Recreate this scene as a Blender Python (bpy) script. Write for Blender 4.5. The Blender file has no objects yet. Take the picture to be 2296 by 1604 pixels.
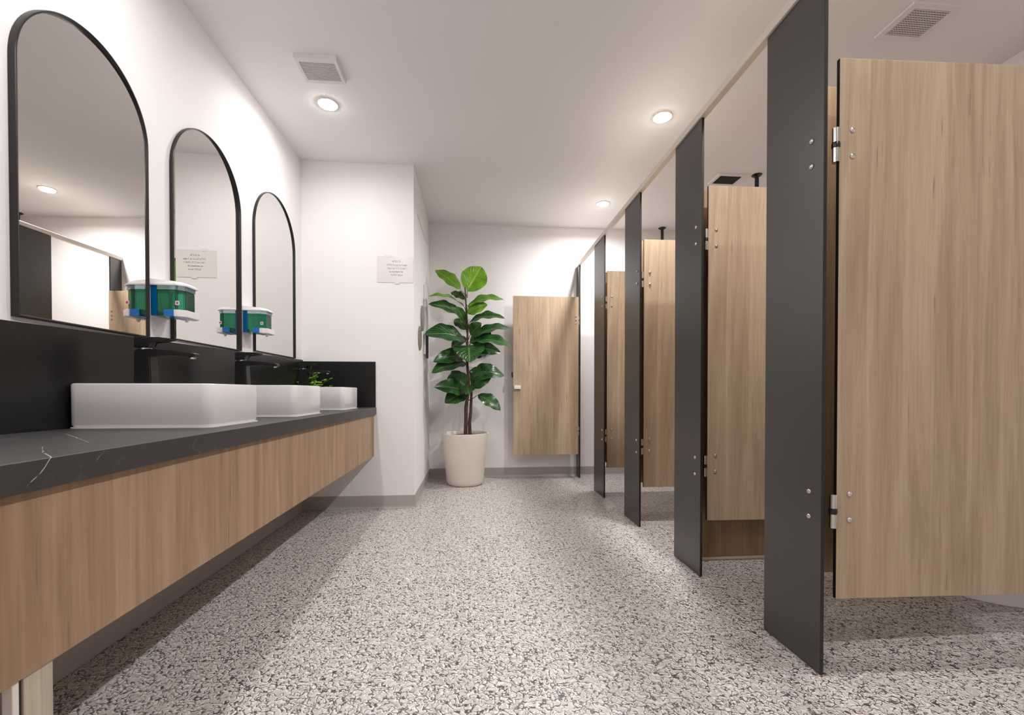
import bpy, bmesh, math, random
from mathutils import Vector, Matrix, noise
random.seed(7)
D = bpy.data
SC = bpy.context.scene
COL = SC.collection
PI = math.pi

# ------------------------------------------------------------ camera, world, exposure
CAM_H = 0.95
cam_d = D.cameras.new('camera')
cam = D.objects.new('camera', cam_d)
COL.objects.link(cam)
cam.location = (0, 0, CAM_H)
cam.rotation_euler = (PI / 2 - 0.011, 0, -0.0856)
cam_d.sensor_width = 36
cam_d.sensor_fit = 'HORIZONTAL'
cam_d.lens = 983.25 / 2296 * 36
cam_d.shift_y = 88.37 / 2296
cam_d.clip_start = 0.02
SC.camera = cam

w = D.worlds.new('room_world')
SC.world = w
w.use_nodes = True
w.node_tree.nodes['Background'].inputs[0].default_value = (0.9, 0.93, 1, 1)
w.node_tree.nodes['Background'].inputs[1].default_value = 0.3

SC.view_settings.view_transform = 'Standard'
SC.view_settings.look = 'None'
SC.view_settings.gamma = 1
SC.view_settings.use_curve_mapping = False
SC.view_settings.exposure = 0.43
LAMP_W = 17.0
LAMP_COL = (1.0, 0.995, 0.995)

# room planes (metres; camera stands at x=0, y=0)
XL, XC, XR = -1.375, -0.492, 2.96
ZC = 2.80
YF, YB, YN = 3.65, 4.89, -1.6
XP, ZP = 1.152, 2.344


# ------------------------------------------------------------ material helpers
class NT:
    def __init__(s, name):
        s.m = D.materials.new(name)
        s.m.use_nodes = True
        s.t = s.m.node_tree
        s.b = s.t.nodes['Principled BSDF']

    def n(s, kind, **kw):
        nd = s.t.nodes.new(kind)
        for k, v in kw.items():
            setattr(nd, k, v)
        return nd

    def link(s, a, b):
        s.t.links.new(a, b)

    def put(s, sock, v):
        if isinstance(v, bpy.types.NodeSocket):
            s.link(v, sock)
        elif v is not None:
            sock.default_value = v

    def math(s, op, a, b=None, c=None, clamp=False):
        nd = s.n('ShaderNodeMath', operation=op, use_clamp=clamp)
        for i, v in enumerate((a, b, c)):
            if v is not None:
                s.put(nd.inputs[i], v)
        return nd.outputs[0]

    def vmath(s, op, a, b=None):
        nd = s.n('ShaderNodeVectorMath', operation=op)
        s.put(nd.inputs[0], a)
        if b is not None:
            s.put(nd.inputs[1], b)
        return nd.outputs['Value'] if op in ('DOT_PRODUCT', 'LENGTH', 'DISTANCE') else nd.outputs[0]

    def coord(s, which='Object', scale=(1, 1, 1), loc=(0, 0, 0)):
        tc = s.n('ShaderNodeTexCoord')
        mp = s.n('ShaderNodeMapping')
        mp.inputs['Scale'].default_value = scale
        mp.inputs['Location'].default_value = loc
        s.link(tc.outputs[which], mp.inputs[0])
        return mp.outputs[0]

    def noise(s, vec, scale, detail=2, rough=0.5, dist=0.0):
        nd = s.n('ShaderNodeTexNoise')
        s.link(vec, nd.inputs['Vector'])
        nd.inputs['Scale'].default_value = scale
        nd.inputs['Detail'].default_value = detail
        nd.inputs['Roughness'].default_value = rough
        nd.inputs['Distortion'].default_value = dist
        return nd.outputs['Fac']

    def ramp(s, fac, stops, interp='LINEAR'):
        nd = s.n('ShaderNodeValToRGB')
        nd.color_ramp.interpolation = interp
        els = nd.color_ramp.elements
        while len(els) < len(stops):
            els.new(0.5)
        for e, (p, c) in zip(els, stops):
            e.position = p
            e.color = (*c, 1) if len(c) == 3 else c
        s.link(fac, nd.inputs[0])
        return nd.outputs[0]

    def step(s, v, lo, hi):
        nd = s.n('ShaderNodeMapRange')
        nd.inputs['From Min'].default_value = lo
        nd.inputs['From Max'].default_value = hi
        s.link(v, nd.inputs[0])
        return nd.outputs[0]

    def mix(s, f, a, b, mode='MIX'):
        nd = s.n('ShaderNodeMix', data_type='RGBA', blend_type=mode)
        s.put(nd.inputs[0], f)
        s.put(nd.inputs[6], (*a, 1) if isinstance(a, tuple) else a)
        s.put(nd.inputs[7], (*b, 1) if isinstance(b, tuple) else b)
        return nd.outputs[2]

    def bump(s, h, strength=0.2, dist=0.002):
        nd = s.n('ShaderNodeBump')
        nd.inputs['Strength'].default_value = strength
        nd.inputs['Distance'].default_value = dist
        s.link(h, nd.inputs['Height'])
        s.link(nd.outputs[0], s.b.inputs['Normal'])

    def set(s, col=None, rough=None, metal=None, spec=None):
        if col is not None:
            s.put(s.b.inputs['Base Color'], (*col, 1) if isinstance(col, tuple) else col)
        if rough is not None:
            s.put(s.b.inputs['Roughness'], rough)
        if metal is not None:
            s.b.inputs['Metallic'].default_value = metal
        if spec is not None:
            s.b.inputs['Specular IOR Level'].default_value = spec
        return s


def rgb(r, g, b):
    f = lambda c: (c / 255 / 12.92) if c / 255 <= 0.04045 else ((c / 255 + 0.055) / 1.055) ** 2.4
    return (f(r), f(g), f(b))


def plain(name, col, rough=0.5, metal=0.0, spec=0.5, var=0.04, vscale=6):
    k = NT(name)
    v = k.noise(k.coord(), vscale, 3)
    lo = tuple(max(0, c * (1 - var)) for c in col)
    hi = tuple(min(1, c * (1 + var)) for c in col)
    k.set(k.ramp(v, [(0.3, lo), (0.7, hi)]), rough, metal, spec)
    return k.m


def wood(name, light, dark, loc=(0, 0, 0)):
    k = NT(name)
    g1 = k.noise(k.coord(scale=(9, 9, 0.55), loc=loc), 1.6, 4, 0.6, 1.2)
    g2 = k.noise(k.coord(scale=(75, 75, 2.2), loc=loc), 1.5, 4, 0.65, 0.4)
    g3 = k.noise(k.coord(scale=(30, 30, 0.9), loc=loc), 1.3, 6, 0.7, 0.6)
    base = k.ramp(g1, [(0.28, tuple(a * 0.15 + b * 0.85 for a, b in zip(light, dark))), (0.75, light)])
    fine = k.ramp(g2, [(0.35, (0.80, 0.79, 0.78)), (0.6, (1.06, 1.06, 1.06))])
    c = k.mix(0.55, base, fine, 'MULTIPLY')
    crack = k.step(g3, 0.66, 0.74)
    patch = k.step(k.noise(k.coord(scale=(3, 3, 1.6), loc=loc), 1.7, 2), 0.46, 0.62)
    cr = k.math('MULTIPLY', crack, patch)
    c = k.mix(k.math('MULTIPLY', cr, 0.55), c, tuple(v * 0.45 for v in dark))
    # slim dark checks in the grain
    ck = k.noise(k.coord(scale=(110, 110, 5), loc=loc), 1.0, 1)
    ck2 = k.step(k.noise(k.coord(scale=(16, 16, 3.0), loc=loc), 1.0, 1), 0.56, 0.64)
    ckm = k.math('MULTIPLY', k.step(ck, 0.65, 0.72), ck2)
    c = k.mix(k.math('MULTIPLY', ckm, 0.55), c, tuple(v * 0.35 for v in dark))
    k.set(c, 0.5, 0, 0.35)
    k.bump(g2, 0.06, 0.001)
    return k.m


M = {}
M['wall'] = plain('white_paint', rgb(243, 239, 239), 0.75, spec=0.25, var=0.012, vscale=2)
M['ceiling'] = plain('ceiling_paint', rgb(246, 242, 241), 0.85, spec=0.2, var=0.012, vscale=1.5)
M['base'] = plain('grey_skirting', rgb(178, 170, 165), 0.5, spec=0.3, var=0.03)
M['door_wood'] = wood('pale_oak_laminate', rgb(200, 177, 151), rgb(158, 134, 109))
M['vanity_wood'] = wood('warm_oak_laminate', rgb(181, 151, 122), rgb(136, 108, 82), (3, 1, 2))
M['divider_wood'] = wood('brown_oak_laminate', rgb(176, 148, 118), rgb(132, 106, 80), (1, 5, 0))
M['edge_black'] = plain('black_core_edge', (0.012, 0.010, 0.010), 0.4)
M['pilaster'] = plain('charcoal_laminate', (0.012, 0.0108, 0.0104), 0.36, spec=1.0, var=0.06, vscale=2)
M['pilaster'].node_tree.nodes['Principled BSDF'].inputs['IOR'].default_value = 1.6
M['alu'] = plain('pale_aluminium', rgb(228, 220, 210), 0.42, metal=0.15, spec=0.5)
M['steel'] = plain('polished_steel', (0.72, 0.70, 0.67), 0.18, metal=1.0)
M['black'] = plain('matte_black_metal', (0.010, 0.010, 0.011), 0.28, spec=0.5, var=0.1)
M['frame'] = plain('mirror_frame_black', (0.018, 0.015, 0.014), 0.33, metal=0.2)
M['splash'] = plain('black_stone_panel', (0.010, 0.0095, 0.0095), 0.30, spec=0.35, var=0.15, vscale=3)
M['ceramic'] = plain('white_ceramic', rgb(226, 222, 222), 0.16, spec=0.5, var=0.008)
M['plastic'] = plain('white_plastic', rgb(232, 228, 228), 0.35)
M['pot'] = plain('cream_planter', rgb(226, 215, 206), 0.5, spec=0.35, var=0.015)
M['soil'] = plain('dark_soil', (0.035, 0.022, 0.014), 0.95, var=0.5, vscale=60)
M['bark'] = plain('brown_stem', (0.085, 0.042, 0.024), 0.7, var=0.4, vscale=40)
M['grille'] = plain('vent_grille', rgb(214, 208, 204), 0.5)
M['vent_back'] = plain('vent_back_grey', (0.05, 0.047, 0.045), 0.8)
M['dark'] = plain('dark_void', (0.03, 0.028, 0.027), 0.8)
M['paper'] = plain('laminated_paper', rgb(228, 221, 219), 0.25, var=0.01)
M['ink'] = plain('faded_ink', rgb(150, 140, 138), 0.6)
M['grey_disc'] = plain('brushed_grey', rgb(150, 142, 134), 0.4, metal=0.3)
M['sticker_red'] = plain('red_sticker', rgb(214, 62, 92), 0.4)
M['blue'] = plain('blue_plastic', rgb(20, 112, 190), 0.25)
M['pale_leg'] = wood('pale_grey_wood', rgb(196, 184, 166), rgb(160, 146, 128), (7, 2, 3))


def tinted(name, col, rough, trans):
    k = NT(name)
    k.set(col, rough, 0, 0.5)
    k.b.inputs['Transmission Weight'].default_value = trans
    k.b.inputs['IOR'].default_value = 1.35
    return k.m


M['soap_green'] = tinted('green_soap', rgb(52, 140, 104), 0.10, 0.8)
M['tank_clear'] = tinted('clear_tank', rgb(205, 232, 240), 0.08, 0.8)
M['soap_blue'] = tinted('blue_soap', rgb(14, 110, 178), 0.12, 0.35)

k = NT('mirror_glass')
k.set((0.80, 0.79, 0.765), 0.0, 1.0)
M['mirror'] = k.m

k = NT('lamp_glow')
k.set((1, 1, 1), 0.5)
k.b.inputs['Emission Color'].default_value = (1, 0.965, 0.92, 1)
k.b.inputs['Emission Strength'].default_value = 110
M['glow'] = k.m


def make_floor():
    k = NT('speckled_vinyl_floor')
    co = k.coord(scale=(1, 1, 1))
    wob = k.n('ShaderNodeTexNoise')
    k.link(co, wob.inputs['Vector'])
    wob.inputs['Scale'].default_value = 45
    wob.inputs['Detail'].default_value = 2
    off = k.vmath('SCALE', k.vmath('SUBTRACT', wob.outputs['Color'], (0.5, 0.5, 0.5)))
    off.node.inputs['Scale'].default_value = 0.016
    cw = k.vmath('ADD', co, off)

    def worms(scale, width, mscale, m0, m1, loc):
        v = k.n('ShaderNodeVectorMath', operation='ADD')
        k.link(cw, v.inputs[0])
        v.inputs[1].default_value = loc
        a = k.noise(v.outputs[0], scale, 1, 0.5)
        d = k.math('ABSOLUTE', k.math('SUBTRACT', a, 0.5))
        line = k.math('SUBTRACT', 1.0, k.step(d, width * 0.55, width))
        mk = k.step(k.noise(v.outputs[0], mscale, 1, 0.5), m0, m1)
        return k.math('MULTIPLY', line, mk)
    dark = worms(40, 0.040, 40, 0.45, 0.50, (3.1, 7.7, 0))
    dark2 = worms(50, 0.040, 48, 0.47, 0.52, (13.1, 1.7, 0))
    white = worms(40, 0.042, 40, 0.45, 0.50, (3.103, 7.703, 0))
    white2 = worms(52, 0.050, 70, 0.48, 0.54, (23.4, 4.2, 0))
    vor = k.n('ShaderNodeTexVoronoi', feature='F1')
    k.link(cw, vor.inputs['Vector'])
    vor.inputs['Scale'].default_value = 55
    chip = k.ramp(vor.outputs['Color'], [(0.0, rgb(176, 167, 160)), (0.45, rgb(198, 189, 182)), (0.9, rgb(216, 208, 203))])
    big = k.noise(co, 22, 2)
    c = k.mix(k.step(big, 0.35, 0.65), chip, rgb(195, 187, 181))
    hue = k.noise(co, 9, 2)
    c = k.mix(k.math('MULTIPLY', k.step(hue, 0.60, 0.72), 0.25), c, rgb(176, 186, 176))
    c = k.mix(k.math('MULTIPLY', white2, 0.8), c, rgb(236, 230, 225))
    c = k.mix(k.math('MULTIPLY', white, 0.9), c, rgb(240, 234, 229))
    c = k.mix(k.math('MULTIPLY', dark2, 0.80), c, rgb(98, 91, 87))
    c = k.mix(k.math('MULTIPLY', dark, 0.92), c, rgb(52, 47, 44))
    dots = k.n('ShaderNodeTexVoronoi', feature='F1')
    k.link(co, dots.inputs['Vector'])
    dots.inputs['Scale'].default_value = 48
    dt = k.math('SUBTRACT', 1.0, k.step(dots.outputs['Distance'], 0.13, 0.19))
    sel = k.step(k.noise(co, 70, 1), 0.52, 0.56)
    c = k.mix(k.math('MULTIPLY', k.math('MULTIPLY', dt, sel), 0.85), c, rgb(58, 52, 48))
    k.set(c, 0.33, 0, 0.4)
    return k.m


M['floor'] = make_floor()


def make_counter():
    k = NT('dark_veined_stone')
    co = k.coord()
    n1 = k.noise(co, 5, 5, 0.6, 0.8)
    c = k.ramp(n1, [(0.3, (0.020, 0.019, 0.0195)), (0.7, (0.034, 0.032, 0.033))])
    wn = k.n('ShaderNodeTexNoise')
    k.link(co, wn.inputs['Vector'])
    wn.inputs['Scale'].default_value = 30
    off = k.vmath('SCALE', k.vmath('SUBTRACT', wn.outputs['Color'], (0.5, 0.5, 0.5)))
    off.node.inputs['Scale'].default_value = 0.008
    cw = k.vmath('ADD', co, off)

    def seg(a, b, wdt):
        a, b = Vector(a), Vector(b)
        ab = b - a
        pa = k.vmath('SUBTRACT', cw, tuple(a))
        h = k.math('DIVIDE', k.vmath('DOT_PRODUCT', pa, tuple(ab)), ab.length_squared, clamp=True)
        sc = k.n('ShaderNodeVectorMath', operation='SCALE')
        sc.inputs[0].default_value = tuple(ab)
        k.link(h, sc.inputs['Scale'])
        d = k.vmath('DISTANCE', pa, sc.outputs[0])
        return k.math('SUBTRACT', 1.0, k.step(d, wdt * 0.4, wdt))
    for a, b, wd, s in VEINS:
        c = k.mix(k.math('MULTIPLY', seg(a, b, wd), s), c, rgb(196, 186, 176))
    # long faint veins elsewhere
    vn = k.noise(k.coord(scale=(1.0, 0.8, 1.0), loc=(4, 2, 1)), 1.6, 4, 0.55, 1.0)
    vl = k.math('SUBTRACT', 1.0, k.step(k.math('ABSOLUTE', k.math('SUBTRACT', vn, 0.5)), 0.0015, 0.004))
    vm = k.step(k.noise(co, 3.0, 1), 0.55, 0.65)
    c = k.mix(k.math('MULTIPLY', k.math('MULTIPLY', vl, vm), 0.25), c, rgb(150, 142, 138))
    k.set(c, 0.48, 0, 0.8)
    return k.m


VEINS = [((-0.970, 1.073, 0.827), (-0.870, 0.965, 0.827), 0.0012, 0.7),
         ((-0.870, 0.965, 0.827), (-0.794, 0.897, 0.827), 0.0013, 0.85),
         ((-0.795, 0.899, 0.827), (-0.795, 0.875, 0.800), 0.0012, 0.9),
         ((-0.795, 0.875, 0.800), (-0.795, 0.852, 0.782), 0.0011, 0.85),
         ((-1.202, 1.401, 0.827), (-1.05, 1.26, 0.827), 0.0020, 0.4),
         ((-1.05, 1.26, 0.827), (-0.933, 1.149, 0.827), 0.0018, 0.3),
         ((-0.795, 1.015, 0.823), (-0.795, 0.985, 0.792), 0.0012, 0.3)]
M['counter'] = make_counter()


def make_leaf(name, dark, light, young_d, young_l):
    k = NT(name)
    uv = k.n('ShaderNodeUVMap').outputs[0]
    sp = k.n('ShaderNodeSeparateXYZ')
    k.link(uv, sp.inputs[0])
    u = k.math('ABSOLUTE', k.math('SUBTRACT', sp.outputs[0], 0.5))
    ph = k.math('SUBTRACT', k.math('MULTIPLY', sp.outputs[1], 9.0), k.math('MULTIPLY', u, 7.0))
    tri = k.math('ABSOLUTE', k.math('SUBTRACT', k.math('FRACT', ph), 0.5))
    vein = k.step(tri, 0.40, 0.48)
    mid = k.math('SUBTRACT', 1.0, k.step(u, 0.015, 0.04))
    vv = k.math('MAXIMUM', k.math('MULTIPLY', vein, 0.55), mid)
    at = k.n('ShaderNodeAttribute', attribute_name='young')
    nz = k.step(k.noise(k.coord(), 14, 2), 0.35, 0.65)
    old = k.mix(k.math('MULTIPLY', nz, 0.8), dark, light)
    yng = k.mix(nz, young_d, young_l)
    c = k.mix(at.outputs['Fac'], old, yng)
    c = k.mix(k.math('MULTIPLY', vv, 0.45), c, k.mix(at.outputs['Fac'], rgb(120, 158, 92), rgb(170, 205, 70)))
    k.set(c, 0.28, 0, 0.5)
    k.bump(k.math('SUBTRACT', 1.0, vv), 0.5, 0.004)
    return k.m


M['leaf'] = make_leaf('glossy_leaf', rgb(18, 52, 22), rgb(44, 96, 38), rgb(84, 138, 14), rgb(122, 170, 28))


# ------------------------------------------------------------ mesh helpers
def box(bm, x0, x1, y0, y1, z0, z1, bevel=0.0, seg=2, mat=0):
    r = bmesh.ops.create_cube(bm, size=1)
    vs = r['verts']
    for v in vs:
        v.co = Vector(((x0 + x1) / 2 + v.co.x * (x1 - x0), (y0 + y1) / 2 + v.co.y * (y1 - y0), (z0 + z1) / 2 + v.co.z * (z1 - z0)))
    fs = set()
    for v in vs:
        fs.update(v.link_faces)
    for f in fs:
        f.material_index = mat
    if bevel > 0:
        es = set()
        for v in vs:
            es.update(v.link_edges)
        bmesh.ops.bevel(bm, geom=list(es), offset=bevel, segments=seg, affect='EDGES', profile=0.5)
    return vs


def prism(bm, pts, axis, a0, a1, mat=0):
    """extrude a closed 2D outline along an axis; pts in the remaining two axes (in xyz order)"""
    def mk(p, a):
        return {'x': (a, p[0], p[1]), 'y': (p[0], a, p[1]), 'z': (p[0], p[1], a)}[axis]
    A = [bm.verts.new(mk(p, a0)) for p in pts]
    B = [bm.verts.new(mk(p, a1)) for p in pts]
    n = len(pts)
    fs = [bm.faces.new(A), bm.faces.new(B[::-1])]
    for i in range(n):
        fs.append(bm.faces.new([A[i], B[i], B[(i + 1) % n], A[(i + 1) % n]]))
    for f in fs:
        f.material_index = mat
    return fs


def lathe(bm, prof, c=(0, 0, 0), axis='z', seg=32, mat=0, cap=True):
    rings = []
    for r, h in prof:
        ring = []
        for i in range(seg):
            a = 2 * PI * i / seg
            p = (r * math.cos(a), r * math.sin(a), h)
            if axis == 'x':
                p = (p[2], p[0], p[1])
            elif axis == 'y':
                p = (p[0], p[2], p[1])
            ring.append(bm.verts.new((c[0] + p[0], c[1] + p[1], c[2] + p[2])))
        rings.append(ring)
    for a, b in zip(rings, rings[1:]):
        for i in range(seg):
            f = bm.faces.new([a[i], a[(i + 1) % seg], b[(i + 1) % seg], b[i]])
            f.material_index = mat
    if cap:
        bm.faces.new(rings[0]).material_index = mat
        bm.faces.new(rings[-1][::-1]).material_index = mat


def tube(bm, pts, radii, seg=10, mat=0):
    pts = [Vector(p) for p in pts]
    rings = []
    for i, p in enumerate(pts):
        d = (pts[min(i + 1, len(pts) - 1)] - pts[max(i - 1, 0)]).normalized()
        a = d.orthogonal().normalized() if abs(d.z) < 0.9 else Vector((1, 0, 0))
        a = (a - d * a.dot(d)).normalized()
        b = d.cross(a)
        r = radii[i] if isinstance(radii, (list, tuple)) else radii
        rings.append([bm.verts.new(p + (a * math.cos(2 * PI * k / seg) + b * math.sin(2 * PI * k / seg)) * r) for k in range(seg)])
    for a, b in zip(rings, rings[1:]):
        for i in range(seg):
            bm.faces.new([a[i], a[(i + 1) % seg], b[(i + 1) % seg], b[i]]).material_index = mat
    bm.faces.new(rings[0][::-1])
    bm.faces.new(rings[-1])


def obj(name, bm, mats, parent=None, loc=None, smooth=False):
    bmesh.ops.recalc_face_normals(bm, faces=bm.faces[:])
    me = D.meshes.new(name)
    bm.to_mesh(me)
    bm.free()
    if not isinstance(mats, (list, tuple)):
        mats = [mats]
    for m in mats:
        me.materials.append(m)
    if smooth:
        for p in me.polygons:
            p.use_smooth = True
        try:
            me.set_sharp_from_angle(angle=math.radians(38))
        except Exception:
            pass
    o = D.objects.new(name, me)
    COL.objects.link(o)
    if parent is not None:
        o.parent = parent
    if loc is not None:
        o.location = loc
    return o


def tag(o, label, cat, group=None):
    o['label'] = label
    o['category'] = cat
    if group:
        o['group'] = group
    return o


def thing(name, label, cat, loc=(0, 0, 0), rz=0, group=None):
    o = D.objects.new(name, None)
    o.empty_display_size = 0.1
    COL.objects.link(o)
    o.location = loc
    o.rotation_euler = (0, 0, rz)
    return tag(o, label, cat, group)


def struct(name, bm, m):
    o = obj(name, bm, m)
    o['kind'] = 'structure'
    return o


def copy_tree(o, loc, label, rz=None):
    kids = {}
    for q in D.objects:
        if q.parent:
            kids.setdefault(q.parent.name, []).append(q)

    def rec(src, par):
        c = src.copy()
        COL.objects.link(c)
        c.parent = par
        for ch in kids.get(src.name, []):
            rec(ch, c)
        return c
    r = rec(o, None)
    r.location = loc
    if rz is not None:
        r.rotation_euler = (0, 0, rz)
    r['label'] = label
    return r


def nb():
    return bmesh.new()


# ------------------------------------------------------------ room shell
T = 0.1
bm = nb(); box(bm, XL - T, XR + T, YN - T, YB + T, -T, 0); struct('floor', bm, M['floor'])
bm = nb(); box(bm, XL - T, XR + T, YN - T, YB + T, ZC, ZC + T); struct('ceiling', bm, M['ceiling'])
bm = nb(); box(bm, XL - T, XL, YN - T, YB + T, 0, ZC); struct('wall_left', bm, M['wall'])
bm = nb(); box(bm, XR, XR + T, YN - T, YB + T, 0, ZC); struct('wall_right', bm, M['wall'])
bm = nb(); box(bm, XL, XR, YB, YB + T, 0, ZC); struct('wall_back', bm, M['wall'])
bm = nb(); box(bm, XL, XR, YN - T, YN, 0, ZC); struct('wall_front', bm, M['wall'])
bm = nb(); box(bm, XL, XC, YF, YB, 0, ZC); struct('wall_boxed_corner', bm, M['wall'])


def cove(bm, x0, y0, x1, y1, nx, ny, h=0.105, t=0.009):
    # coved vinyl upstand: thin, curving out to the floor
    prof = [(0, h), (t * 0.5, h), (t * 0.6, 0.02), (t, 0.008), (t * 1.8, 0.001), (0, 0.001)]
    A = [bm.verts.new((x0 + nx * p, y0 + ny * p, z)) for p, z in prof]
    B = [bm.verts.new((x1 + nx * p, y1 + ny * p, z)) for p, z in prof]
    n = len(prof)
    bm.faces.new(A); bm.faces.new(B[::-1])
    for i in range(n):
        bm.faces.new([A[i], A[(i + 1) % n], B[(i + 1) % n], B[i]])


bm = nb(); cove(bm, XL, YN, XL, YF, 1, 0); struct('baseboard_left', bm, M['base'])
bm = nb(); cove(bm, XL, YF, XC + 0.009, YF, 0, -1); struct('baseboard_boxed_corner', bm, M['base'])
bm = nb(); cove(bm, XC, YF, XC, YB, 1, 0); struct('baseboard_corner_side', bm, M['base'])
bm = nb(); cove(bm, XC, YB, XR, YB, 0, -1); struct('baseboard_back', bm, M['base'])
bm = nb(); cove(bm, XR, YN, XR, YB, -1, 0); struct('baseboard_right', bm, M['base'])
# thin joint line high on the side of the boxed corner
bm = nb(); box(bm, XC - 0.001, XC + 0.004, 3.873, 4.62, 2.482, 2.487); struct('trim_1', bm, M['grille'])

# ------------------------------------------------------------ ceiling downlights
def downlight(x, y, label, watts=LAMP_W):
    t = thing('downlight', label, 'ceiling light', (x, y, ZC), 0, 'round recessed downlights')
    bm = nb()
    lathe(bm, [(0.054, 0.0), (0.066, 0.0), (0.066, -0.003), (0.059, -0.006), (0.054, -0.004)], cap=False)
    obj('trim_ring', bm, M['plastic'], t, smooth=True)
    bm = nb()
    lathe(bm, [(0.0535, -0.001), (0.0530, -0.006), (0.042, -0.011), (0.014, -0.014)], cap=True)
    obj('lens', bm, M['glow'], t, smooth=True)
    ld = D.lights.new('downlight_lamp', 'AREA')
    ld.shape = 'DISK'
    ld.size = 0.10
    ld.energy = watts
    ld.color = LAMP_COL
    ld.spread = math.radians(168)
    lo = D.objects.new('downlight_lamp', ld)
    COL.objects.link(lo)
    lo.parent = t
    lo.location = (0, 0, -0.016)


downlight(-0.935, 2.925, 'round glowing downlight beside the white ceiling vent, above the mirrors', 4)
downlight(1.260, 2.869, 'round glowing downlight on the ceiling, nearer of the pair above the cubicles', 20)
downlight(1.260, 4.233, 'small glowing downlight on the ceiling nearest the back wall', 17)
downlight(-0.935, 1.45, 'round downlight above the nearest mirror, outside the picture', 4.8)
downlight(1.260, 1.335, 'round downlight above the nearest cubicle door, outside the picture', 15)
downlight(1.260, 0.05, 'round downlight behind the camera above the cubicle posts', 9)
downlight(-0.935, 0.0, 'round downlight behind the camera above the counter', 6)

# ------------------------------------------------------------ ceiling vents
def vent(x, y, sx, sy, label, drop, gx, gy, dark=False):
    t = thing('ceiling_vent', label, 'vent', (x, y, ZC), 0, 'square ceiling vents')
    bm = nb()
    hx, hy = gx / 2, gy / 2
    X, Y = sx / 2, sy / 2
    outer = [(-X, -Y), (X, -Y), (X, Y), (-X, Y)]
    inner = [(-hx, -hy), (hx, -hy), (hx, hy), (-hx, hy)]
    lv = []
    for pts, z in ((outer, 0.0), ([(a * 0.97, b * 0.97) for a, b in outer], -drop), (inner, -drop), (inner, -drop * 0.3)):
        lv.append([bm.verts.new((p[0], p[1], z)) for p in pts])
    for a, b in zip(lv, lv[1:]):
        for i in range(4):
            bm.faces.new([a[i], a[(i + 1) % 4], b[(i + 1) % 4], b[i]])
    obj('vent_frame', bm, M['plastic'], t)
    bm = nb()
    box(bm, -hx, hx, -hy, hy, -drop * 0.35, -drop * 0.25)
    obj('backing', bm, M['dark'] if dark else M['vent_back'], t)
    bm = nb()
    n = 13
    for i in range(n):
        p = -hy + gy * (i + 0.5) / n
        box(bm, -hx, hx, p - gy / n * 0.30, p + gy / n * 0.30, -drop * 0.92, -drop * 0.7)
        p = -hx + gx * (i + 0.5) / n
        box(bm, p - gx / n * 0.16, p + gx / n * 0.16, -hy, hy, -drop * 0.80, -drop * 0.6)
    obj('grille', bm, M['dark'] if dark else M['grille'], t)
    return t


vent(-0.87, 2.603, 0.232, 0.200, 'white square vent with a fine grille beside the left downlight', 0.024, 0.192, 0.142)
vent(2.205, 2.03, 0.26, 0.215, 'flat square vent above the nearest cubicle, at the top right', 0.008, 0.19, 0.155)
vent(2.185, 3.655, 0.25, 0.19, 'dark square vent seen above the second cubicle door', 0.010, 0.19, 0.14, True)

# ceiling-hung black posts over the cubicles
def post(x, y, label):
    t = thing('ceiling_post', label, 'post', (x, y, ZC), 0, 'black ceiling posts')
    bm = nb()
    lathe(bm, [(0.042, 0.0), (0.042, -0.004), (0.030, -0.012), (0.018, -0.02)], seg=24)
    obj('flange', bm, M['black'], t, smooth=True)
    bm = nb()
    lathe(bm, [(0.016, -0.015), (0.016, -(ZC - 2.081))], seg=20)
    obj('pole', bm, M['black'], t, smooth=True)


post(2.40, 3.565, 'black post with round flange on the ceiling, above the second cubicle door')
post(2.111, 4.80, 'black post with round flange on the ceiling, above the third cubicle door')

# ------------------------------------------------------------ vanity
CX = -0.795
bm = nb()
box(bm, XL + 0.001, CX, 0.25, YF - 0.001, 0.770, 0.827, 0.0015, 1)
tag(obj('countertop', bm, M['counter']), 'long dark grey stone countertop with thin pale veins under the sinks', 'countertop')

v = thing('vanity_unit', 'long wall-hung oak-faced vanity cabinet under the dark countertop', 'cabinet', (XL, 0.25, 0.43))
def vbox(name, x0, x1, y0, y1, z0, z1, m, bev=0.001):
    bm = nb()
    box(bm, x0 - XL, x1 - XL, y0 - 0.25, y1 - 0.25, z0 - 0.43, z1 - 0.43, bev, 1)
    return obj(name, bm, m, v)
vbox('front_panel', -0.833, -0.815, 0.25, YF - 0.002, 0.43, 0.769, M['vanity_wood'])
vbox('bottom_panel', XL + 0.002, -0.834, 0.26, YF - 0.003, 0.436, 0.452, M['vanity_wood'])
vbox('end_panel', XL + 0.002, -0.834, 0.25, 0.268, 0.453, 0.769, M['vanity_wood'])
lg = vbox('leg', -0.838, -0.820, 0.868, 0.924, 0.001, 0.4285, M['pale_leg'])
lg['label'] = 'pale wooden leg'
sl = vbox('leg_gap', -0.838, -0.8235, 0.8605, 0.8675, 0.001, 0.4285, M['edge_black'])
sl['label'] = 'dark gap beside the leg'
st = vbox('leg_trim', -0.838, -0.820, 0.848, 0.860, 0.001, 0.4285, M['alu'])
st['label'] = 'slim pale metal strip beside the leg'

ZS = 1.185
bm = nb()
prism(bm, [(0.1, 0.828), (YF - 0.013, 0.828), (YF - 0.013, 1.207), (0.1, 1.133)], 'x', XL + 0.001, XL + 0.010)
tag(obj('splashback', bm, M['splash']), 'long black splashback along the left wall below the mirrors', 'splashback', 'black splashbacks')
bm = nb(); box(bm, XL + 0.001, CX - 0.004, YF - 0.0125, YF - 0.001, 0.828, 1.196, 0.001, 1)
tag(obj('splashback', bm, M['splash']), 'short black end splashback on the boxed corner wall at the far counter end', 'splashback', 'black splashbacks')

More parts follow.
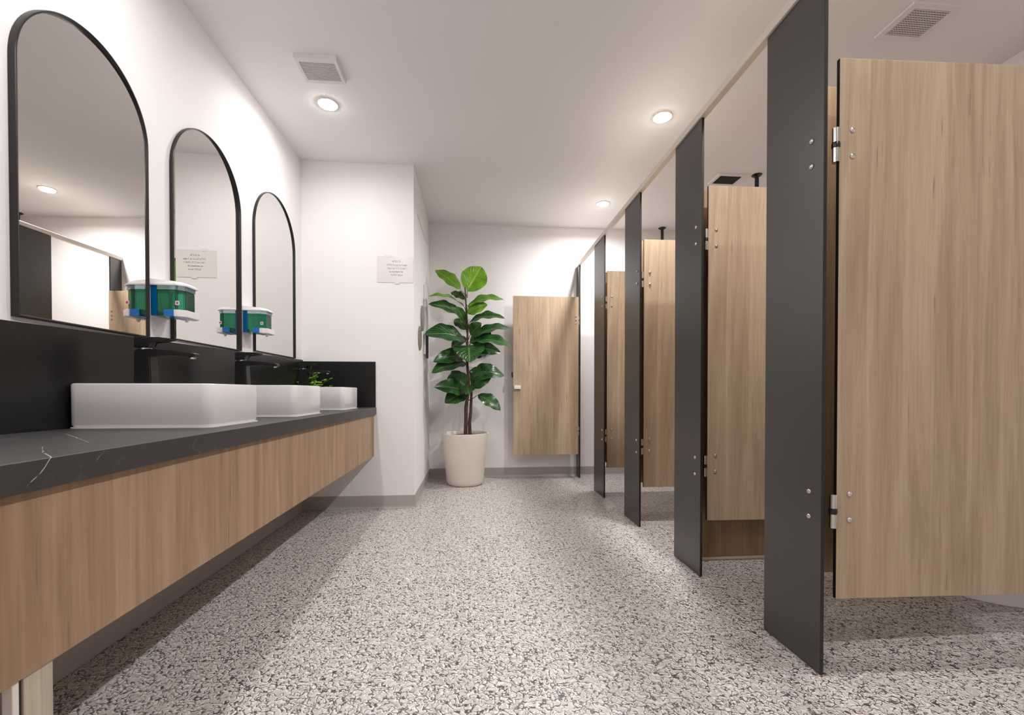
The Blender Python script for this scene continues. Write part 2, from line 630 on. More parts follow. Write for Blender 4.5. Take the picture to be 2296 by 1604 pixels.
# ------------------------------------------------------------ sinks and taps
def rrect(x0, x1, y0, y1, r, seg=6):
    pts = []
    for cx, cy, a0 in ((x1 - r, y1 - r, 0), (x0 + r, y1 - r, 90), (x0 + r, y0 + r, 180), (x1 - r, y0 + r, 270)):
        for i in range(seg + 1):
            a = math.radians(a0 + 90 * i / seg)
            pts.append((cx + r * math.cos(a), cy + r * math.sin(a)))
    return pts


def make_sink(x0, x1, y0, y1, h, label):
    cx, cy = (x0 + x1) / 2, (y0 + y1) / 2
    t = thing('sink', label, 'sink', (cx, cy, 0.8275), 0, 'white rectangular counter sinks')
    hx, hy = (x1 - x0) / 2, (y1 - y0) / 2
    bm = nb()
    dx = 0.16  # rear deck carrying the tap
    loops = [
        (rrect(-hx + .006, hx - .006, -hy + .006, hy - .006, 0.028), 0.004),
        (rrect(-hx + .001, hx - .001, -hy + .001, hy - .001, 0.030), 0.012),
        (rrect(-hx, hx, -hy, hy, 0.032), h - 0.006),
        (rrect(-hx + .002, hx - .002, -hy + .002, hy - .002, 0.031), h - 0.0015),
        (rrect(-hx + .006, hx - .006, -hy + .006, hy - .006, 0.030), h),
        (rrect(-hx + dx + .02, hx - .014, -hy + .014, hy - .014, 0.03), h),
        (rrect(-hx + dx + .024, hx - .018, -hy + .018, hy - .018, 0.03), h - 0.005),
        (rrect(-hx + dx + .03, hx - .022, -hy + .022, hy - .022, 0.032), h - 0.09),
        (rrect(-hx + dx + .07, hx - .06, -hy + .06, hy - .06, 0.03), h - 0.105),
    ]
    rings = [[bm.verts.new((p[0], p[1], z)) for p in pts] for pts, z in loops]
    n = len(rings[0])
    for a, b in zip(rings, rings[1:]):
        for i in range(n):
            bm.faces.new([a[i], a[(i + 1) % n], b[(i + 1) % n], b[i]])
    bm.faces.new(rings[0][::-1]); bm.faces.new(rings[-1])
    obj('basin', bm, M['ceramic'], t, smooth=True)
    bm = nb()
    prism(bm, rrect(-hx - .001, hx + .003, -hy - .003, hy + .003, 0.033), 'z', 0.0, 0.004)
    s = obj('silicone_bead', bm, M['plastic'], t)
    s['label'] = 'white silicone bead round the foot'
    bm = nb()
    lathe(bm, [(0.022, 0), (0.022, 0.003), (0.014, 0.005)], (0.07, 0, h - 0.1045), seg=24)
    obj('drain', bm, M['steel'], t, smooth=True)
    return t


make_sink(-1.360, -0.902, 1.585, 1.932, 0.152, 'white rectangular counter basin nearest the camera')
make_sink(-1.360, -0.880, 2.250, 2.624, 0.157, 'white rectangular counter basin, middle of the three in the row')
make_sink(-1.360, -0.888, 3.075, 3.450, 0.157, 'white rectangular counter basin at the far end by the green plant')


def make_tap():
    t = thing('tap', 'tall matte black mixer tap on the nearest sink', 'tap', (-1.225, 1.757, 0.9803), 0, 'black mixer taps')
    bm = nb()
    a = [(-0.030, -0.026), (0.032, -0.026), (0.032, 0.026), (-0.030, 0.026)]
    b = [(-0.030, -0.023), (0.024, -0.023), (0.024, 0.023), (-0.030, 0.023)]
    A = [bm.verts.new((*p, 0.0)) for p in a]
    B = [bm.verts.new((*p, 0.128)) for p in b]
    bm.faces.new(A[::-1]); bm.faces.new(B)
    for i in range(4):
        bm.faces.new([A[i], A[(i + 1) % 4], B[(i + 1) % 4], B[i]])
    bmesh.ops.bevel(bm, geom=bm.edges[:], offset=0.005, segments=3, affect='EDGES')
    obj('body', bm, M['black'], t, smooth=True)
    bm = nb()
    prism(bm, [(-0.008, 0.130), (0.02, 0.131), (0.11, 0.124), (0.172, 0.117), (0.182, 0.112), (0.182, 0.103), (0.170, 0.100), (0.10, 0.106), (0.02, 0.104), (-0.008, 0.10)], 'y', -0.021, 0.021)
    bmesh.ops.bevel(bm, geom=bm.edges[:], offset=0.0025, segments=2, affect='EDGES')
    sp = obj('spout', bm, M['black'], t, smooth=True)
    bm = nb()
    lathe(bm, [(0.011, 0), (0.011, -0.006), (0.008, -0.007)], (0.163, 0, 0.1015), seg=18)
    obj('aerator', bm, M['steel'], sp, smooth=True)
    bm = nb()
    lathe(bm, [(0.0215, 0.128), (0.0215, 0.134)], (-0.004, 0, 0), seg=24)
    obj('collar', bm, M['steel'], t, smooth=True)
    bm = nb()
    prism(bm, [(-0.030, 0.134), (0.018, 0.134), (0.024, 0.158), (0.070, 0.160), (0.094, 0.164), (0.096, 0.170), (0.06, 0.174), (-0.030, 0.175)], 'y', -0.022, 0.022)
    bmesh.ops.bevel(bm, geom=bm.edges[:], offset=0.003, segments=2, affect='EDGES')
    obj('lever', bm, M['black'], t, smooth=True)
    return t


tap = make_tap()
copy_tree(tap, (-1.222, 2.437, 0.9853), 'tall matte black mixer tap on the middle sink')
copy_tree(tap, (-1.218, 3.262, 0.9853), 'tall matte black mixer tap on the farthest sink, in front of the small green plant')

# ------------------------------------------------------------ arched mirrors
def arch(y0, y1, z0, z1, n=40):
    c, r = (y0 + y1) / 2, (y1 - y0) / 2
    pts = [(y0, z0), (y1, z0)]
    for i in range(n + 1):
        a = PI * i / n
        pts.append((c + r * math.cos(a), z1 - r + r * math.sin(a)))
    return pts


def make_mirror(y0, y1, z0, z1, label, twist, lean):
    """frame outline y0..y1 z0..z1 on the left wall; stands 3 cm proud"""
    c = (y0 + y1) / 2
    t = thing('arched_mirror', label, 'mirror', (XL, c, z0), 0, 'arched wall mirrors with black frames')
    w_ = 0.0075 if y0 < 2 else 0.0065
    out = [(p[0] - c, p[1] - z0) for p in arch(y0, y1, z0, z1)]
    inn = [(p[0] - c, p[1] - z0) for p in arch(y0 + w_, y1 - w_, z0 + w_, z1 - w_)]
    bm = nb()
    n = len(out)
    x0, x1 = 0.001, (0.022 if y0 < 2 else 0.0165)
    R = [[bm.verts.new((x, p[0], p[1])) for p in pts] for pts, x in
         ((out, x0), (out, x1 - 0.003), ([(q[0] * .3 + p[0] * .7, q[1] * .3 + p[1] * .7) for p, q in zip(out, inn)], x1),
          ([(q[0] * .7 + p[0] * .3, q[1] * .7 + p[1] * .3) for p, q in zip(out, inn)], x1), (inn, x1 - 0.003), (inn, x0))]
    for a, b in zip(R, R[1:] + R[:1]):
        for i in range(n):
            bm.faces.new([a[i], a[(i + 1) % n], b[(i + 1) % n], b[i]])
    obj('mirror_frame', bm, M['frame'], t, smooth=True)
    bm = nb()
    H = z1 - z0
    gl = [(p[0] - c, p[1] - z0) for p in arch(y0 + w_ - .001, y1 - w_ + .001, z0 + w_ - .001, z1 - w_ + .001)]
    F = [bm.verts.new((0.0082 - lean * p[1] + p[0] * twist, p[0], p[1])) for p in gl]
    B = [bm.verts.new((0.0070 - lean * p[1] + p[0] * twist, p[0], p[1])) for p in gl]
    bm.faces.new(F); bm.faces.new(B[::-1])
    for i in range(len(gl)):
        j = (i + 1) % len(gl)
        bm.faces.new([F[i], B[i], B[j], F[j]])
    obj('mirror_glass', bm, M['mirror'], t)
    return t


make_mirror(1.430, 1.965, 1.176, 2.225, 'large arched mirror in a black frame nearest the camera', 0.024, 0.0)
make_mirror(2.120, 2.706, 1.190, 2.271, 'arched black-framed mirror between the two soap dispensers', -0.023, 0.0)
make_mirror(2.866, 3.487, 1.206, 2.305, 'arched black-framed mirror nearest the far corner', -0.006, 0.0)


# ------------------------------------------------------------ soap dispensers
def make_dispenser():
    t = thing('soap_dispenser', 'green and blue soap dispenser on the wall between the first and second mirrors', 'soap dispenser',
              (XL, 2.043, 1.274), 0, 'wall soap dispensers')
    d = 0.143
    def plan(x0, x1, hw, f=0.62, tp=0.030):
        return [(x0, -hw), (x1 - tp, -hw), (x1, -hw * f), (x1, hw * f), (x1 - tp, hw), (x0, hw)]
    def slab(name, par, m, pts, z0, z1, bev=0.002, label=None):
        bm = nb()
        prism(bm, pts, 'z', z0, z1)
        if bev:
            bmesh.ops.bevel(bm, geom=bm.edges[:], offset=bev, segments=2, affect='EDGES')
        o = obj(name, bm, m, par)
        if label:
            o['label'] = label
        return o
    slab('back_plate', t, M['plastic'], [(0.001, -0.056), (0.008, -0.056), (0.008, 0.056), (0.001, 0.056)], 0.0, 0.150)
    tk = slab('tank', t, M['soap_green'], plan(0.035, d - 0.012, 0.058), 0.002, 0.112, 0.003, 'translucent green soap tank')
    slab('tank_top', tk, M['tank_clear'], plan(0.035, d - 0.010, 0.0575), 0.1125, 0.129, 0, 'clear empty top of the tank')
    slab('pump_column', t, M['soap_blue'], [(0.009, -0.0575), (0.0345, -0.0575), (0.0345, 0.0575), (0.009, 0.0575)], 0.002, 0.129, 0.001, 'deep blue pump column')
    tr = slab('tray', t, M['plastic'], plan(0.104, d + 0.004, 0.064, 0.66, 0.026), -0.003, 0.027)
    slab('push_button', tr, M['blue'], [(0.064, -0.0625), (0.1035, -0.0625), (0.1035, 0.0625), (0.064, 0.0625)], -0.001, 0.028, 0.001, 'blue push block')
    bm = nb()
    pl, ph = plan(0.002, d, 0.062), plan(0.002, d - 0.016, 0.050)
    A = [bm.verts.new((p[0], p[1], 0.130)) for p in pl]
    A2 = [bm.verts.new((p[0], p[1], 0.136)) for p in pl]
    B = [bm.verts.new((p[0], p[1], 0.160 - 0.10 * p[0])) for p in ph]
    bm.faces.new(A[::-1]); bm.faces.new(B)
    for P_, Q_ in ((A, A2), (A2, B)):
        for i in range(6):
            bm.faces.new([P_[i], P_[(i + 1) % 6], Q_[(i + 1) % 6], Q_[i]])
    obj('lid', bm, M['plastic'], t)
    bm = nb()
    prism(bm, rrect(0.1085, 0.1245, 0.046, 0.064, 0.005, 4), 'y', -0.0664, -0.0650)
    for vv in bm.verts:
        vv.co.y += 0.0068
    stk = obj('sticker', bm, M['plastic'], t); stk['label'] = 'small white and red sticker'
    bm = nb()
    prism(bm, rrect(0.1115, 0.1215, 0.050, 0.060, 0.003, 3), 'y', -0.0600, -0.0593)
    obj('sticker_centre', bm, M['sticker_red'], stk)
    bm = nb()
    lathe(bm, [(0.010, -0.0035), (0.007, -0.012), (0.005, -0.018)], (0.118, 0, 0), seg=16)
    obj('nozzle', bm, M['plastic'], t, smooth=True)
    return t


dsp = make_dispenser()
copy_tree(dsp, (XL, 2.787, 1.304), 'green and blue soap dispenser on the wall between the second and third mirrors')

# ------------------------------------------------------------ notice on the boxed corner
t = thing('wall_notice', 'small white laminated notice taped to the boxed corner wall', 'sign', (-0.645, YF, 1.842))
bm = nb()
box(bm, -0.140, 0.148, -0.003, -0.001, 0.0, 0.212)
obj('sheet', bm, M['paper'], t)
bm = nb()
rnd = random.Random(5)
for zc, a, b, hgt in ((0.172, -0.018, 0.045, 0.015), (0.142, -0.062, 0.094, 0.014), (0.115, -0.058, 0.094, 0.014), (0.088, -0.042, 0.066, 0.013), (0.062, -0.030, 0.058, 0.014)):
    x = a
    while x < b:
        wl = rnd.uniform(0.004, 0.007)
        kind = rnd.randrange(4)
        z0 = zc - hgt / 2
        if kind == 0:
            box(bm, x, x + 0.0016, -0.0036, -0.003, z0, z0 + hgt); box(bm, x, x + wl, -0.0036, -0.003, z0, z0 + 0.0018)
        elif kind == 1:
            box(bm, x, x + wl, -0.0036, -0.003, z0 + hgt - 0.002, z0 + hgt); box(bm, x + wl / 2, x + wl / 2 + 0.0016, -0.0036, -0.003, z0, z0 + hgt)
        elif kind == 2:
            box(bm, x, x + 0.0016, -0.0036, -0.003, z0, z0 + hgt * .7); box(bm, x + wl - 0.0016, x + wl, -0.0036, -0.003, z0, z0 + hgt * .7)
            box(bm, x, x + wl, -0.0036, -0.003, z0 + hgt * .35, z0 + hgt * .35 + 0.0018)
        else:
            box(bm, x, x + wl, -0.0036, -0.003, z0, z0 + 0.0018); box(bm, x, x + wl, -0.0036, -0.003, z0 + hgt * .6, z0 + hgt * .6 + 0.0018)
            box(bm, x, x + 0.0016, -0.0036, -0.003, z0, z0 + hgt * .6)
        x += wl + (0.006 if rnd.random() < 0.18 else 0.0016)
obj('printed_lines', bm, M['ink'], t)['label'] = 'five faded grey lines of print'
bm = nb()
box(bm, -0.075, -0.030, -0.0045, -0.0032, 0.203, 0.222)
obj('tape', bm, M['plastic'], t)
bm = nb()
box(bm, 0.0, 0.04, -0.0045, -0.0032, -0.010, 0.008)
obj('tape', bm, M['plastic'], t)

# ------------------------------------------------------------ fittings on the side of the boxed corner
def disc(y, z, r, label, dpt):
    bm = nb()
    lathe(bm, [(r, 0.001), (r, dpt * .8), (r * .94, dpt), (r * .5, dpt + .003)], (XC, y, z), axis='x', seg=40)
    tag(obj('round_wall_fitting', bm, M['grey_disc'], smooth=True), label, 'wall fitting', 'round grey wall fittings')


disc(4.00, 1.435, 0.108, 'lower round grey fitting on the side wall left of the tall plant', 0.012)
disc(4.195, 1.645, 0.118, 'upper round grey fitting on the side wall left of the tall plant', 0.012)
t = thing('towel_cabinet', 'tall slim white cabinet on the side wall behind the plant leaves', 'cabinet', (XC, 4.45, 1.32))
bm = nb(); box(bm, 0.001, 0.022, -0.115, 0.115, 0.0, 0.68, 0.004, 2); obj('cabinet_body', bm, M['plastic'], t)
bm = nb(); box(bm, 0.0225, 0.045, -0.17 + .05, -0.085, -0.04, 0.225, 0.003, 2); obj('black_holder', bm, M['black'], t)

# ------------------------------------------------------------ cubicle pilasters
PIL = [(1.365, 1.651), (2.150, 2.443), (2.985, 3.290), (3.828, 4.152), (4.752, 4.889)]
P0 = (0.45, 0.69)
names_p = ['tall charcoal cubicle post nearest the camera', 'charcoal cubicle post between the first and second wooden doors',
           'charcoal cubicle post between the second and third inward doors', 'narrow charcoal cubicle post beside the bright white wall gap',
           'thin charcoal cubicle post against the back wall beside the outward door']
HZ = [1.765, 0.565]     # hinge heights


def screw(bm, x, y, z, axis='x', sgn=-1):
    prof = [(0.0088, 0.0), (0.0088, sgn * 0.002), (0.007, sgn * 0.0045), (0.003, sgn * 0.006)]
    lathe(bm, prof, (x, y, z), axis=axis, seg=18)


def pilaster(y0, y1, label, screws=True, x=XP):
    t = thing('cubicle_post', label, 'cubicle post', (x, (y0 + y1) / 2, 0), 0, 'charcoal cubicle posts')
    h = (y1 - y0) / 2
    bm = nb()
    box(bm, 0, 0.013, -h, h, 0.002, ZP, 0.0008, 1)
    for f in bm.faces:
        if abs(f.normal.y) > 0.5:
            f.material_index = 1
    obj('panel', bm, [M['pilaster'], M['edge_black']], t)
    if screws:
        for z in HZ:
            for dz in (0.043, -0.043):
                bm = nb(); screw(bm, -0.0005, -h + 0.052, z + dz + (0.0 if z > 1 else 0.0))
                obj('screw', bm, M['steel'], t, smooth=True)
    bm = nb()
    box(bm, 0.002, 0.011, -h + 0.02, h - 0.02, 0.0005, 0.0025)
    obj('foot', bm, M['alu'], t)
    return t


for (a, b), lb in zip(PIL, names_p):
    pilaster(a, b, lb, screws=(a < 4.5))
pilaster(P0[0], P0[1], 'charcoal cubicle post beside the camera, outside the picture')

bm = nb()
box(bm, XP - 0.010, XP + 0.024, 0.2, YB - 0.001, ZP + 0.001, ZP + 0.036, 0.002, 1)
tag(obj('head_rail', bm, M['alu']), 'long pale metal rail running along the tops of the charcoal cubicle posts', 'rail')

# ------------------------------------------------------------ dividers between cubicles
DIV = [(1.535, 0.275), (2.375, 0.017), (3.20, 0.27), (4.06, 0.285)]
names_d = ['oak divider panel behind the charcoal post nearest the camera', 'oak divider panel reaching the floor behind the second inward door',
           'oak divider panel behind the third inward door', 'oak divider panel behind the fourth inward door']
for (y, z0), lb in zip(DIV, names_d):
    t = thing('cubicle_divider', lb, 'cubicle divider', (XP + 0.014, y, z0), 0, 'oak cubicle dividers')
    L = XR - XP - 0.016
    bm = nb(); box(bm, 0, L, -0.008, 0.008, 0.0, 2.08 - z0, 0.001, 1)
    obj('panel', bm, M['divider_wood'], t)
    if z0 < 0.1:
        bm = nb(); box(bm, 0, L, -0.011, 0.011, -z0 + 0.001, -0.0005)
        obj('floor_channel', bm, M['alu'], t)

# ------------------------------------------------------------ cubicle doors
def make_door(Wd, z0, z1, label, loc, rz, stay, mirror=False):
    """Local frame: door runs along +x from the hinge, faces -y; stay = reach of the hinge leaf back to the post"""
    t = thing('cubicle_door', label, 'cubicle door', loc, rz, 'oak cubicle doors')
    bm = nb()
    box(bm, 0, Wd, 0, 0.013, z0, z1, 0.0008, 1)
    for f in bm.faces:
        if abs(f.normal.x) > 0.5:
            f.material_index = 1
    obj('panel', bm, [M['door_wood'], M['edge_black']], t)
    sx = 1
    for z in HZ:
        zc = z - (0 if z > 1 else 0.012)
        bm = nb()
        lathe(bm, [(0.0115, 0.010), (0.0115, 0.056)], (-0.015, -0.004, zc), seg=20)
        lathe(bm, [(0.0115, -0.056), (0.0115, -0.010)], (-0.015, -0.004, zc), seg=20)
        hg = obj('hinge', bm, M['steel'], t, smooth=True)
        bm = nb()
        lathe(bm, [(0.012, -0.0095), (0.0128, -0.004), (0.0128, 0.004), (0.012, 0.0095)], (-0.015, -0.004, zc), seg=20)
        obj('hinge_bush', bm, M['black'], hg, smooth=True)
        bm = nb()
        box(bm, -0.012, 0.040, 0.0135, 0.0165, zc - 0.05, zc + 0.05, 0.0005, 1)
        obj('hinge_leaf', bm, M['steel'], hg)
        if stay:
            g = loc[0] - (XP + 0.0135)
            bm = nb()
            box(bm, -g + 0.0005, -g + 0.004, -0.04, 0.03, zc - 0.05, zc + 0.05, 0.0005, 1)
            box(bm, -g + 0.003, -0.024, -0.008, -0.004, zc - 0.05, zc + 0.05)
            obj('hinge_bracket', bm, M['black'], hg)
        for dz in (0.043, -0.043):
            bm = nb(); screw(bm, 0.045, -0.0004, zc + dz + 0.012, 'y')
            obj('screw', bm, M['steel'], t, smooth=True)
    return t


DZ0, DZ1 = 0.256, 2.057
make_door(0.70, DZ0, DZ1, 'large open oak cubicle door nearest the camera at the right', (1.207, 1.366, 0), math.radians(-2.0), 0)
make_door(0.66, DZ0, DZ1, 'oak cubicle door open inward behind the nearest charcoal post', (1.250, 2.262, 0), math.radians(-1.5), 0.1)
make_door(0.66, DZ0, DZ1, 'oak cubicle door open inward behind the second charcoal post', (1.226, 3.097, 0), math.radians(-1.2), 0.1)
make_door(0.66, DZ0, DZ1, 'narrow glimpse of an oak cubicle door behind the third charcoal post', (1.208, 3.925, 0), math.radians(-1.0), 0.1)

# the last door swings out into the aisle
t = thing('cubicle_door', 'oak cubicle door swung out into the aisle before the back wall, with a white latch', 'cubicle door',
          (1.137, 4.735, 0), 0, 'oak cubicle doors')
bm = nb()
box(bm, -0.722, -0.006, -0.03, -0.017, 0.271, 1.985, 0.0008, 1)
for f in bm.faces:
    if abs(f.normal.x) > 0.5:
        f.material_index = 1
obj('panel', bm, [M['door_wood'], M['edge_black']], t)
for z in (1.735, 0.525):
    bm = nb()
    lathe(bm, [(0.009, 0.008), (0.009, 0.045)], (-0.002, -0.012, z), seg=16)
    lathe(bm, [(0.009, -0.045), (0.009, -0.008)], (-0.002, -0.012, z), seg=16)
    hg = obj('hinge', bm, M['steel'], t, smooth=True)
    for dz in (0.04, 0.0, -0.04):
        bm = nb(); lathe(bm, [(0.007, 0), (0.007, -0.003), (0.003, -0.005)], (-0.034, -0.0305, z + dz), axis='y', seg=16)
        obj('screw', bm, M['steel'], t, smooth=True)
bm = nb(); box(bm, -0.712, -0.640, -0.062, -0.0305, 0.982, 1.020, 0.004, 2)
obj('latch', bm, M['plastic'], t)['label'] = 'white latch block'
bm = nb(); box(bm, -0.738, -0.7225, -0.032, -0.012, 1.108, 1.165, 0.003, 2)
obj('keep', bm, M['black'], t)['label'] = 'small black bumper on the edge'

# ------------------------------------------------------------ toilet in the second cubicle
t = thing('toilet', 'white toilet partly visible below the nearest open oak door', 'toilet', (2.56, 1.93, 0))
def oval(cx, rx, ry, z, n=32, back=None):
    pts = []
    for i in range(n):
        a = 2 * PI * i / n
        x = cx + rx * math.cos(a)
        if back is not None:
            x = min(x, back)
        pts.append((x, ry * math.sin(a), z))
    return pts
bm = nb()
rings = [oval(-0.02, 0.30, 0.245, 0.001, back=0.28), oval(-0.02, 0.295, 0.24, 0.03, back=0.28), oval(0.02, 0.25, 0.18, 0.12, back=0.28),
         oval(0.0, 0.27, 0.18, 0.26, back=0.28), oval(-0.06, 0.31, 0.20, 0.38, back=0.28), oval(-0.06, 0.31, 0.20, 0.40, back=0.28),
         oval(-0.08, 0.24, 0.14, 0.40, back=0.20), oval(-0.06, 0.16, 0.09, 0.25, back=0.2)]
R = [[bm.verts.new(p) for p in r] for r in rings]
for a, b in zip(R, R[1:]):
    for i in range(32):
        bm.faces.new([a[i], a[(i + 1) % 32], b[(i + 1) % 32], b[i]])
bm.faces.new(R[0][::-1]); bm.faces.new(R[-1])
obj('bowl', bm, M['ceramic'], t, smooth=True)
bm = nb()
prism(bm, [(p[0], p[1]) for p in oval(-0.06, 0.315, 0.205, 0, back=0.22)], 'z', 0.401, 0.425)
obj('seat_lid', bm, M['plastic'], t)
bm = nb(); box(bm, 0.225, 0.395, -0.19, 0.19, 0.40, 0.80, 0.02, 3); ci = obj('cistern', bm, M['ceramic'], t, smooth=True)
bm = nb(); box(bm, 0.22, 0.398, -0.20, 0.20, 0.801, 0.83, 0.008, 2); obj('cistern_lid', bm, M['ceramic'], ci, smooth=True)
bm = nb(); lathe(bm, [(0.02, 0.8305), (0.02, 0.836)], (0.31, 0, 0), seg=20); obj('flush_button', bm, M['steel'], ci, smooth=True)

# ------------------------------------------------------------ leaves
def add_leaf(bm, uvl, yl, base, tip, width, nrm, arch_h=0.03, fold=0.25, young=0.0, wav=0.01, seed=0, nu=8, nv=14, shape=0.9):
    base, tip = Vector(base), Vector(tip)
    ax = tip - base
    L = ax.length
    ax.normalize()
    nrm = Vector(nrm)
    nrm = (nrm - ax * nrm.dot(ax)).normalized()
    side = ax.cross(nrm).normalized()
    grid = []
    r = random.Random(seed)
    ph = r.uniform(0, 6)
    for j in range(nv + 1):
        v_ = j / nv
        prof = max(0.0, math.sin(PI * (v_ ** shape))) ** 0.72
        hw = width / 2 * prof
        c = base + ax * (L * v_) + nrm * (arch_h * math.sin(PI * v_)) + Vector((0, 0, -0.35 * arch_h * v_ * v_))
        row = []
        for i in range(nu + 1):
            s = i / nu * 2 - 1
            lift = fold * abs(s) * hw + wav * math.sin(v_ * 17 + ph + (2 if s > 0 else 0)) * s * s * prof
            p = c + side * (s * hw) + nrm * lift
            row.append((bm.verts.new(p), (i / nu, v_)))
        grid.append(row)
    for j in range(nv):
        for i in range(nu):
            q = [grid[j][i], grid[j][i + 1], grid[j + 1][i + 1], grid[j + 1][i]]
            f = bm.faces.new([a[0] for a in q])
            f.smooth = True
            for lp, a in zip(f.loops, q):
                lp[uvl].uv = a[1]
                lp[yl] = (young, young, young, 1)


PY = 4.50
def PX(u): return (u - 1041) / 218.0 - 0.096
def PZ(v_): return 0.95 + (880 - v_) / 218.0


plant = thing('potted_plant', 'tall broad-leaved green plant in a cream round planter by the back wall', 'plant', (-0.096, 4.56, 0))
def rel(p): return (p[0] + 0.096, p[1] - 4.56, p[2])
bm = nb()
lathe(bm, [(0.170, 0.002), (0.182, 0.012), (0.190, 0.04), (0.232, 0.45), (0.240, 0.515), (0.240, 0.527), (0.232, 0.530), (0.226, 0.52), (0.218, 0.46), (0.05, 0.455)], seg=56)
obj('planter', bm, M['pot'], plant, smooth=True)
bm = nb()
lathe(bm, [(0.217, 0.462), (0.216, 0.497), (0.12, 0.504), (0.02, 0.506)], seg=40)
obj('soil', bm, M['soil'], plant, smooth=True)
def stem(bm, px, r0, r1, y=4.55):
    n = len(px)
    pts = [rel((PX(a), y + (b_[2] if len(b_) > 2 else 0), PZ(b_[1]))) for a, b_ in [(q[0], q) for q in px]]
    tube(bm, pts, [r0 + (r1 - r0) * i / (n - 1) for i in range(n)], 10)
bm = nb()
stem(bm, [(1042, 982), (1043, 950), (1043, 915), (1048, 880), (1049, 850), (1046, 820), (1046, 780), (1047, 740), (1044, 700), (1043, 670), (1041, 645)], 0.021, 0.006)
stem(bm, [(1052, 982), (1051, 950), (1054, 920), (1055, 890), (1056, 860), (1053, 830)], 0.018, 0.010, 4.58)
obj('stem', bm, M['bark'], plant, smooth=True)
LEAVES = [  # base(px) tip(px) width(px) depth of tip, normal, arch, young
    ((1031, 650), (975, 607), 26, 0.05, (0.2, -1, 0.5), 0.03, 0.85),
    ((1046, 654), (1078, 598), 48, 0.10, (0.1, -1, 0.35), 0.01, 1.0),
    ((1040, 690), (958, 664), 24, -0.08, (0, -.55, 1), 0.06, 0.9),
    ((1037, 714), (960, 681), 28, -0.15, (-.1, -1, .7), 0.05, 0.25),
    ((1046, 690), (1129, 668), 26, -0.05, (0, -.8, 1), 0.06, 0.7),
    ((1046, 703), (1092, 682), 26, -0.10, (0, -1, .4), 0.02, 0.95),
    ((1050, 726), (1131, 710), 27, -0.12, (0, -.8, 1), 0.06, 0.12),
    ((1060, 757), (1146, 732), 26, 0.02, (0, -.8, 1), 0.06, 0.05),
    ((1042, 764), (951, 749), 46, -0.10, (-.1, -1, .8), 0.05, 0.0),
    ((1056, 768), (1146, 774), 32, -0.15, (0, -.8, 1), 0.06, 0.08),
    ((1054, 780), (1122, 789), 24, -0.02, (0, -1, .3), 0.04, 0.0),
    ((1053, 752), (1078, 724), 26, -0.18, (.2, -1, .3), 0.01, 0.3),
    ((1052, 770), (1100, 742), 26, 0.05, (.2, -1, .3), 0.01, 0.05),
    ((1049, 776), (1052, 812), 54, -0.28, (0, -1, .55), 0.03, 0.12),
    ((1044, 815), (967, 835), 34, -0.10, (-.1, -1, .8), 0.05, 0.05),
    ((1038, 800), (970, 810), 30, 0.08, (0, -1, .4), 0.05, 0.0),
    ((1052, 848), (1130, 838), 36, -0.05, (0, -1, .7), 0.09, 0.0),
    ((1054, 866), (1104, 838), 30, -0.14, (.2, -1, .4), 0.02, 0.1),
    ((1046, 868), (1012, 842), 34, 0.04, (-.2, -1, .2), 0.01, 0.0),
    ((1040, 880), (972, 866), 32, -0.02, (-.1, -1, .5), 0.05, 0.0),
    ((1042, 884), (996, 903), 34, -0.14, (-.2, -1, .5), 0.03, 0.15),
    ((1070, 886), (1121, 920), 26, -0.10, (.2, -1, .6), 0.03, 0.1),
    ((1046, 865), (1050, 885), 26, -0.20, (0, -1, .5), 0.01, 0.1),
    ((1042, 728), (1022, 688), 20, -0.16, (.4, -1, .3), 0.01, 0.3),
    ((1041, 672), (1010, 656), 16, 0.12, (0, -1, .5), 0.02, 0.3),
    ((1044, 740), (1018, 716), 22, 0.12, (0, -1, .5), 0.02, 0.1),
    ((1046, 760), (1010, 782), 26, 0.15, (0, -1, .5), 0.03, 0.0),
    ((1050, 800), (1090, 790), 26, 0.15, (0, -1, .5), 0.03, 0.0),
    ((1052, 832), (1078, 846), 24, 0.14, (0, -1, .4), 0.03, 0.0),
    ((1040, 842), (1000, 856), 26, 0.16, (0, -1, .4), 0.03, 0.0),
]
bm = nb()
uvl = bm.loops.layers.uv.new('UVMap')
yl = bm.loops.layers.color.new('young')
for i, (b_, tp, wd, dy, nr, ar, yg) in enumerate(LEAVES):
    bp_ = (PX(b_[0]), 4.54 + dy * 0.15, PZ(b_[1]))
    ty = 4.54 + dy
    if PX(tp[0]) < -0.40:
        ty = 4.285
    q_ = ty / 4.54
    tp_ = (max(PX(tp[0]) * q_, XC + 0.006), min(ty, YB - 0.05), 0.95 + (PZ(tp[1]) - 0.95) * q_)
    add_leaf(bm, uvl, yl, rel(bp_), rel(tp_), wd / 218.0 * 1.25, nr, ar * 0.8, 0.22, yg, 0.010, i)
obj('foliage', bm, M['leaf'], plant)
bm = nb()
for i, (b_, tp, wd, dy, nr, ar, yg) in enumerate(LEAVES):
    p1 = Vector(rel((PX(b_[0]), 4.54 + dy * 0.15, PZ(b_[1]))))
    p0 = Vector(rel((PX(1046), 4.55, PZ(b_[1] + 14 if b_[1] > 640 else b_[1]))))
    tube(bm, [p0, (p0 + p1) / 2 + Vector((0, 0, -0.008)), p1], [0.005, 0.004, 0.003], 6)
obj('leaf_stalks', bm, M['bark'], plant, smooth=True)

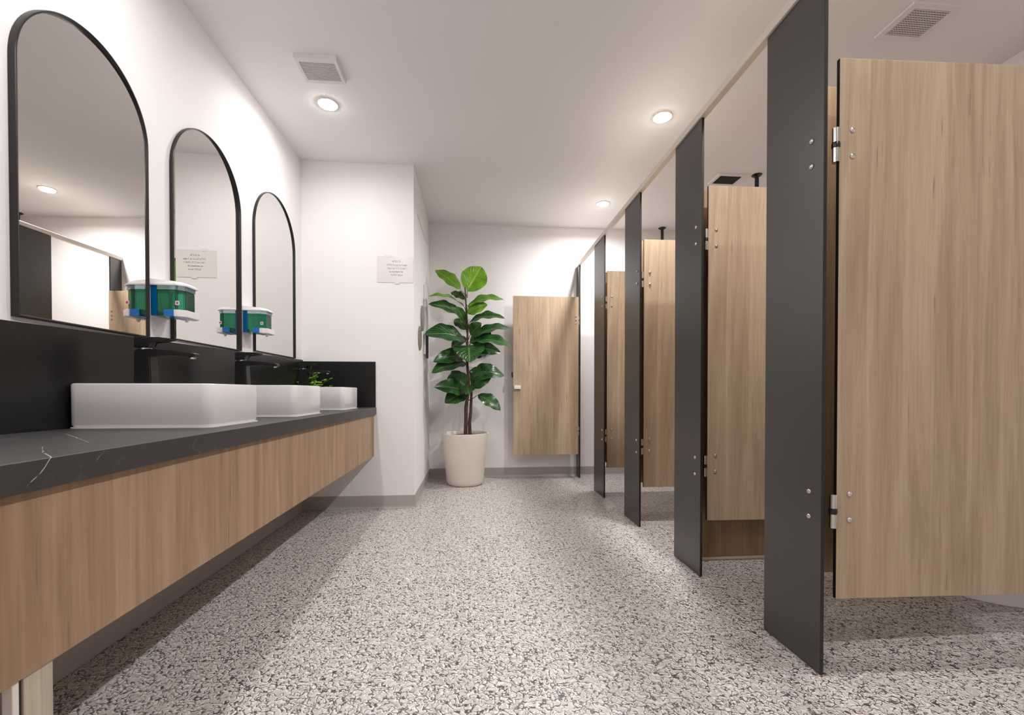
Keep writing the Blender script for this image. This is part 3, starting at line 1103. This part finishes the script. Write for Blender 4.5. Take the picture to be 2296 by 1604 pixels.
# small leafy plant on the counter behind the last sink
M['fern'] = make_leaf('fresh_leaf', rgb(60, 120, 24), rgb(90, 150, 30), rgb(104, 160, 34), rgb(160, 205, 62))
fern = thing('small_plant', 'small bright green leafy plant on the counter behind the farthest sink', 'plant', (-1.290, 3.565, 0.8275))
bm = nb()
lathe(bm, [(0.035, 0.0), (0.038, 0.004), (0.046, 0.085), (0.048, 0.09), (0.043, 0.09), (0.040, 0.075), (0.01, 0.074)], seg=28)
obj('pot', bm, M['ceramic'], fern, smooth=True)
bm = nb(); lathe(bm, [(0.0395, 0.076), (0.038, 0.084), (0.01, 0.086)], seg=20); obj('soil', bm, M['soil'], fern, smooth=True)
bm = nb(); sb = nb()
uvl = bm.loops.layers.uv.new('UVMap')
yl = bm.loops.layers.color.new('young')
rr = random.Random(11)
for kx in range(36):
    a = rr.uniform(0, 2 * PI)
    reach = rr.uniform(0.05, 0.20)
    hgt = rr.uniform(0.05, 0.25)
    if kx == 3:
        a, reach, hgt = -0.4, 0.02, 0.28
    ex, ey = reach * math.cos(a), reach * math.sin(a) * 0.55
    ex = max(-0.055, min(0.15, ex))
    ey = max(-0.075, min(0.03, ey))
    p0 = Vector((rr.uniform(-.015, .015), rr.uniform(-.015, .015), 0.08))
    p2 = Vector((ex, ey, 0.08 + hgt * (0.9 if reach < 0.12 else 0.6)))
    pm = (p0 + p2) / 2 + Vector((0, 0, 0.04))
    pts = [p0.lerp(pm, s_).lerp(pm.lerp(p2, s_), s_) for s_ in (0, .25, .5, .75, 1)]
    tube(sb, pts, 0.0013, 5)
    for j in range(1, 5):
        for sd in (-1, 1):
            d = Vector((math.cos(a + sd * 1.2), math.sin(a + sd * 1.2), rr.uniform(-.1, .6)))
            q = pts[j]
            e = q + d.normalized() * rr.uniform(0.022, 0.036)
            e.x = max(e.x, -0.070); e.y = max(-0.108, min(e.y, 0.06))
            add_leaf(bm, uvl, yl, q, e, rr.uniform(0.016, 0.024), (rr.uniform(-.4, .4), -0.6, 1), 0.003, 0.2, rr.uniform(0.85, 1), 0.001, j, 2, 4)
obj('foliage', bm, M['fern'], fern)
obj('stems', sb, M['fern'], fern)
